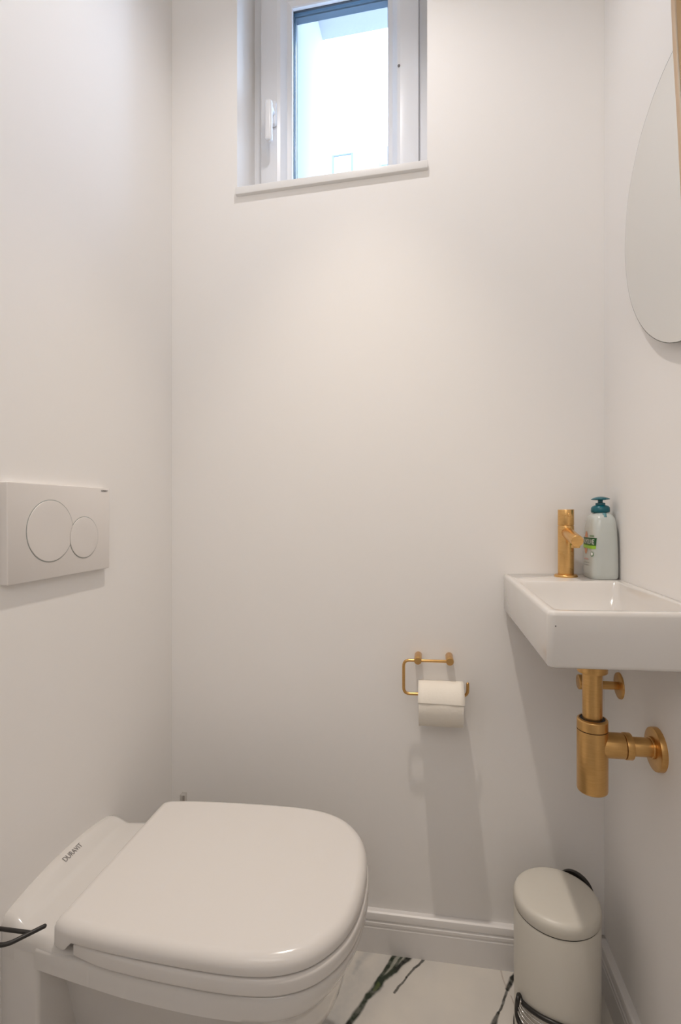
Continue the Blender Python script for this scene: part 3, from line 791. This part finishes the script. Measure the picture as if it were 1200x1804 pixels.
def off_ring(d, x):
    n = len(fo); out = []
    cy = .6; cz = 1.66
    for i in range(n):
        t = (fo[(i + 1) % n] - fo[i - 1]).normalized(); nn = Vector((0, -t.z, t.y))
        if nn.dot(Vector((0, cy, cz)) - fo[i]) < 0: nn = -nn
        p = fo[i] + nn * d; out.append(Vector((x, p.y, p.z)))
    return out
fm = thing('framed_mirror', 'tall rounded mirror in a slim brass frame at the right edge of the picture', 'mirror', (XR, .60, 1.19))
rings = [off_ring(d, x) for d, x in ((.002, .3722), (0, .3700), (0, .3525), (.0010, .3508), (.0030, .3502), (.0150, .3502), (.0165, .3508), (.0168, .3570), (.0168, .3722))]
V = [p for r in rings for p in r]; n = len(fo); Fc = []
for i in range(len(rings)):
    j = (i + 1) % len(rings)
    for k in range(n): k2 = (k + 1) % n; Fc.append((i * n + k, i * n + k2, j * n + k2, j * n + k))
mk('brass_frame', (V, Fc), M_gold, fm, 40)
mk('mirror_face', loft([off_ring(.0160, .3580), off_ring(.0160, .3562)]), M_mirror, fm)
mk('hanger', box(.371, XR, .50, .58, 1.85, 2.0, .001), M_medge, fm)

# ------------------------------------------------------------ pedal bin
cx, cy, cr = .2507, 1.044, .0800
pb = thing('pedal_bin', 'cream round pedal bin with black trim in the corner under the basin', 'bin', (cx, cy, 0))
mk('body', lathe([(.070, .004), (.0775, .004), (.0785, .006), (.0790, .02), (.0800, .12), (.0800, .2595), (.0795, .2610), (.074, .2610)], (cx, cy, 0), (0, 0, 1), 96), M_bin, pb)
mk('base_ring', lathe([(.070, 0), (.0805, 0), (.0810, .002), (.0810, .008), (.079, .009), (.070, .009)], (cx, cy, 0), (0, 0, 1), 72), M_blackp, pb)
mk('rim_gap', lathe([(.070, .2600), (.0790, .2600), (.0790, .2640), (.070, .2640)], (cx, cy, 0), (0, 0, 1), 96), M_blackp, pb)
mk('lid', lathe([(.074, .2632), (.0798, .2632), (.0806, .2642), (.0806, .2765), (.0802, .2800), (.0790, .2835), (.0768, .2862), (.0735, .2882), (.069, .2897), (.060, .2915), (.045, .2933), (.025, .2945), (0, .2948)], (cx, cy, 0), (0, 0, 1), 96), M_bin, pb, 60)
def pol(a, r, z): return Vector((cx + r * math.sin(R(a)), cy + r * math.cos(R(a)), z))   # angle from +Y towards +X
hz0 = [pol(a, .0870, .2790 - .00002 * (a - 40) ** 2) for a in range(19, 66, 2)]
def strip(pts, t, h, taper=True):
    rings = []
    for i, p in enumerate(pts):
        d = Vector((p.x - cx, p.y - cy, 0)).normalized(); e = 1 - .5 * abs(2 * i / (len(pts) - 1) - 1) ** 4
        rings.append([p - d * t * e - Vector((0, 0, h * e)), p + d * t * e - Vector((0, 0, h * e)), p + d * t * e + Vector((0, 0, h * e * .8)), p + d * t * e * .6 + Vector((0, 0, h * e)), p - d * t * e + Vector((0, 0, h * e))])
    return loft(rings)
mk('hinge_handle', strip(hz0, .0050, .0105), M_blackp, pb, 50)
# leaf shaped pedal: black rim round a ridged chrome tread, on the front left of the body
up = [Vector(p) for p in [(0.1741, 1.0107, 0.1068), (0.1776, 1.0036, 0.1021), (0.185, 0.9925, 0.1043), (0.196, 0.9809, 0.1067), (0.2101, 0.971, 0.1082), (0.2292, 0.9633, 0.1086), (0.253, 0.9605, 0.1049), (0.2807, 0.9661, 0.0975)]]
dn = [Vector(p) for p in [(0.2599, 0.954, 0.083), (0.2341, 0.955, 0.0692), (0.2068, 0.9649, 0.0614), (0.1876, 0.9791, 0.0611), (0.175, 0.9945, 0.0637), (0.1697, 1.0036, 0.0723), (0.1693, 1.0044, 0.0912), (0.1705, 1.002, 0.1069)]]
loop = catmull(up + dn, 5)
mk('pedal_rim', tube(loop, .0043, 12, closed=True), M_blackp, pb, 60)
cen = sum(loop, Vector()) / len(loop)
V = [cen] + loop; tre = (V, [(0, i + 1, (i + 1) % len(loop) + 1) for i in range(len(loop))])
td = mk('pedal_tread', tre, M_tread, pb, 60)
ua = catmull(up, 4, closed=False); da = catmull(list(reversed(dn)), 4, closed=False)
for f in (.22, .40, .58, .76):
    m_ = min(len(ua), len(da)); ridge = [ua[i].lerp(da[i], f) + (ua[i] - Vector((cx, cy, ua[i].z))).normalized() * .002 for i in range(3, m_ - 3)]
    mk('tread_ridge', tube(ridge, .0011, 8), M_chrome, td, 60)

for o in bpy.data.objects:
    if '_p' in o: del o['_p']
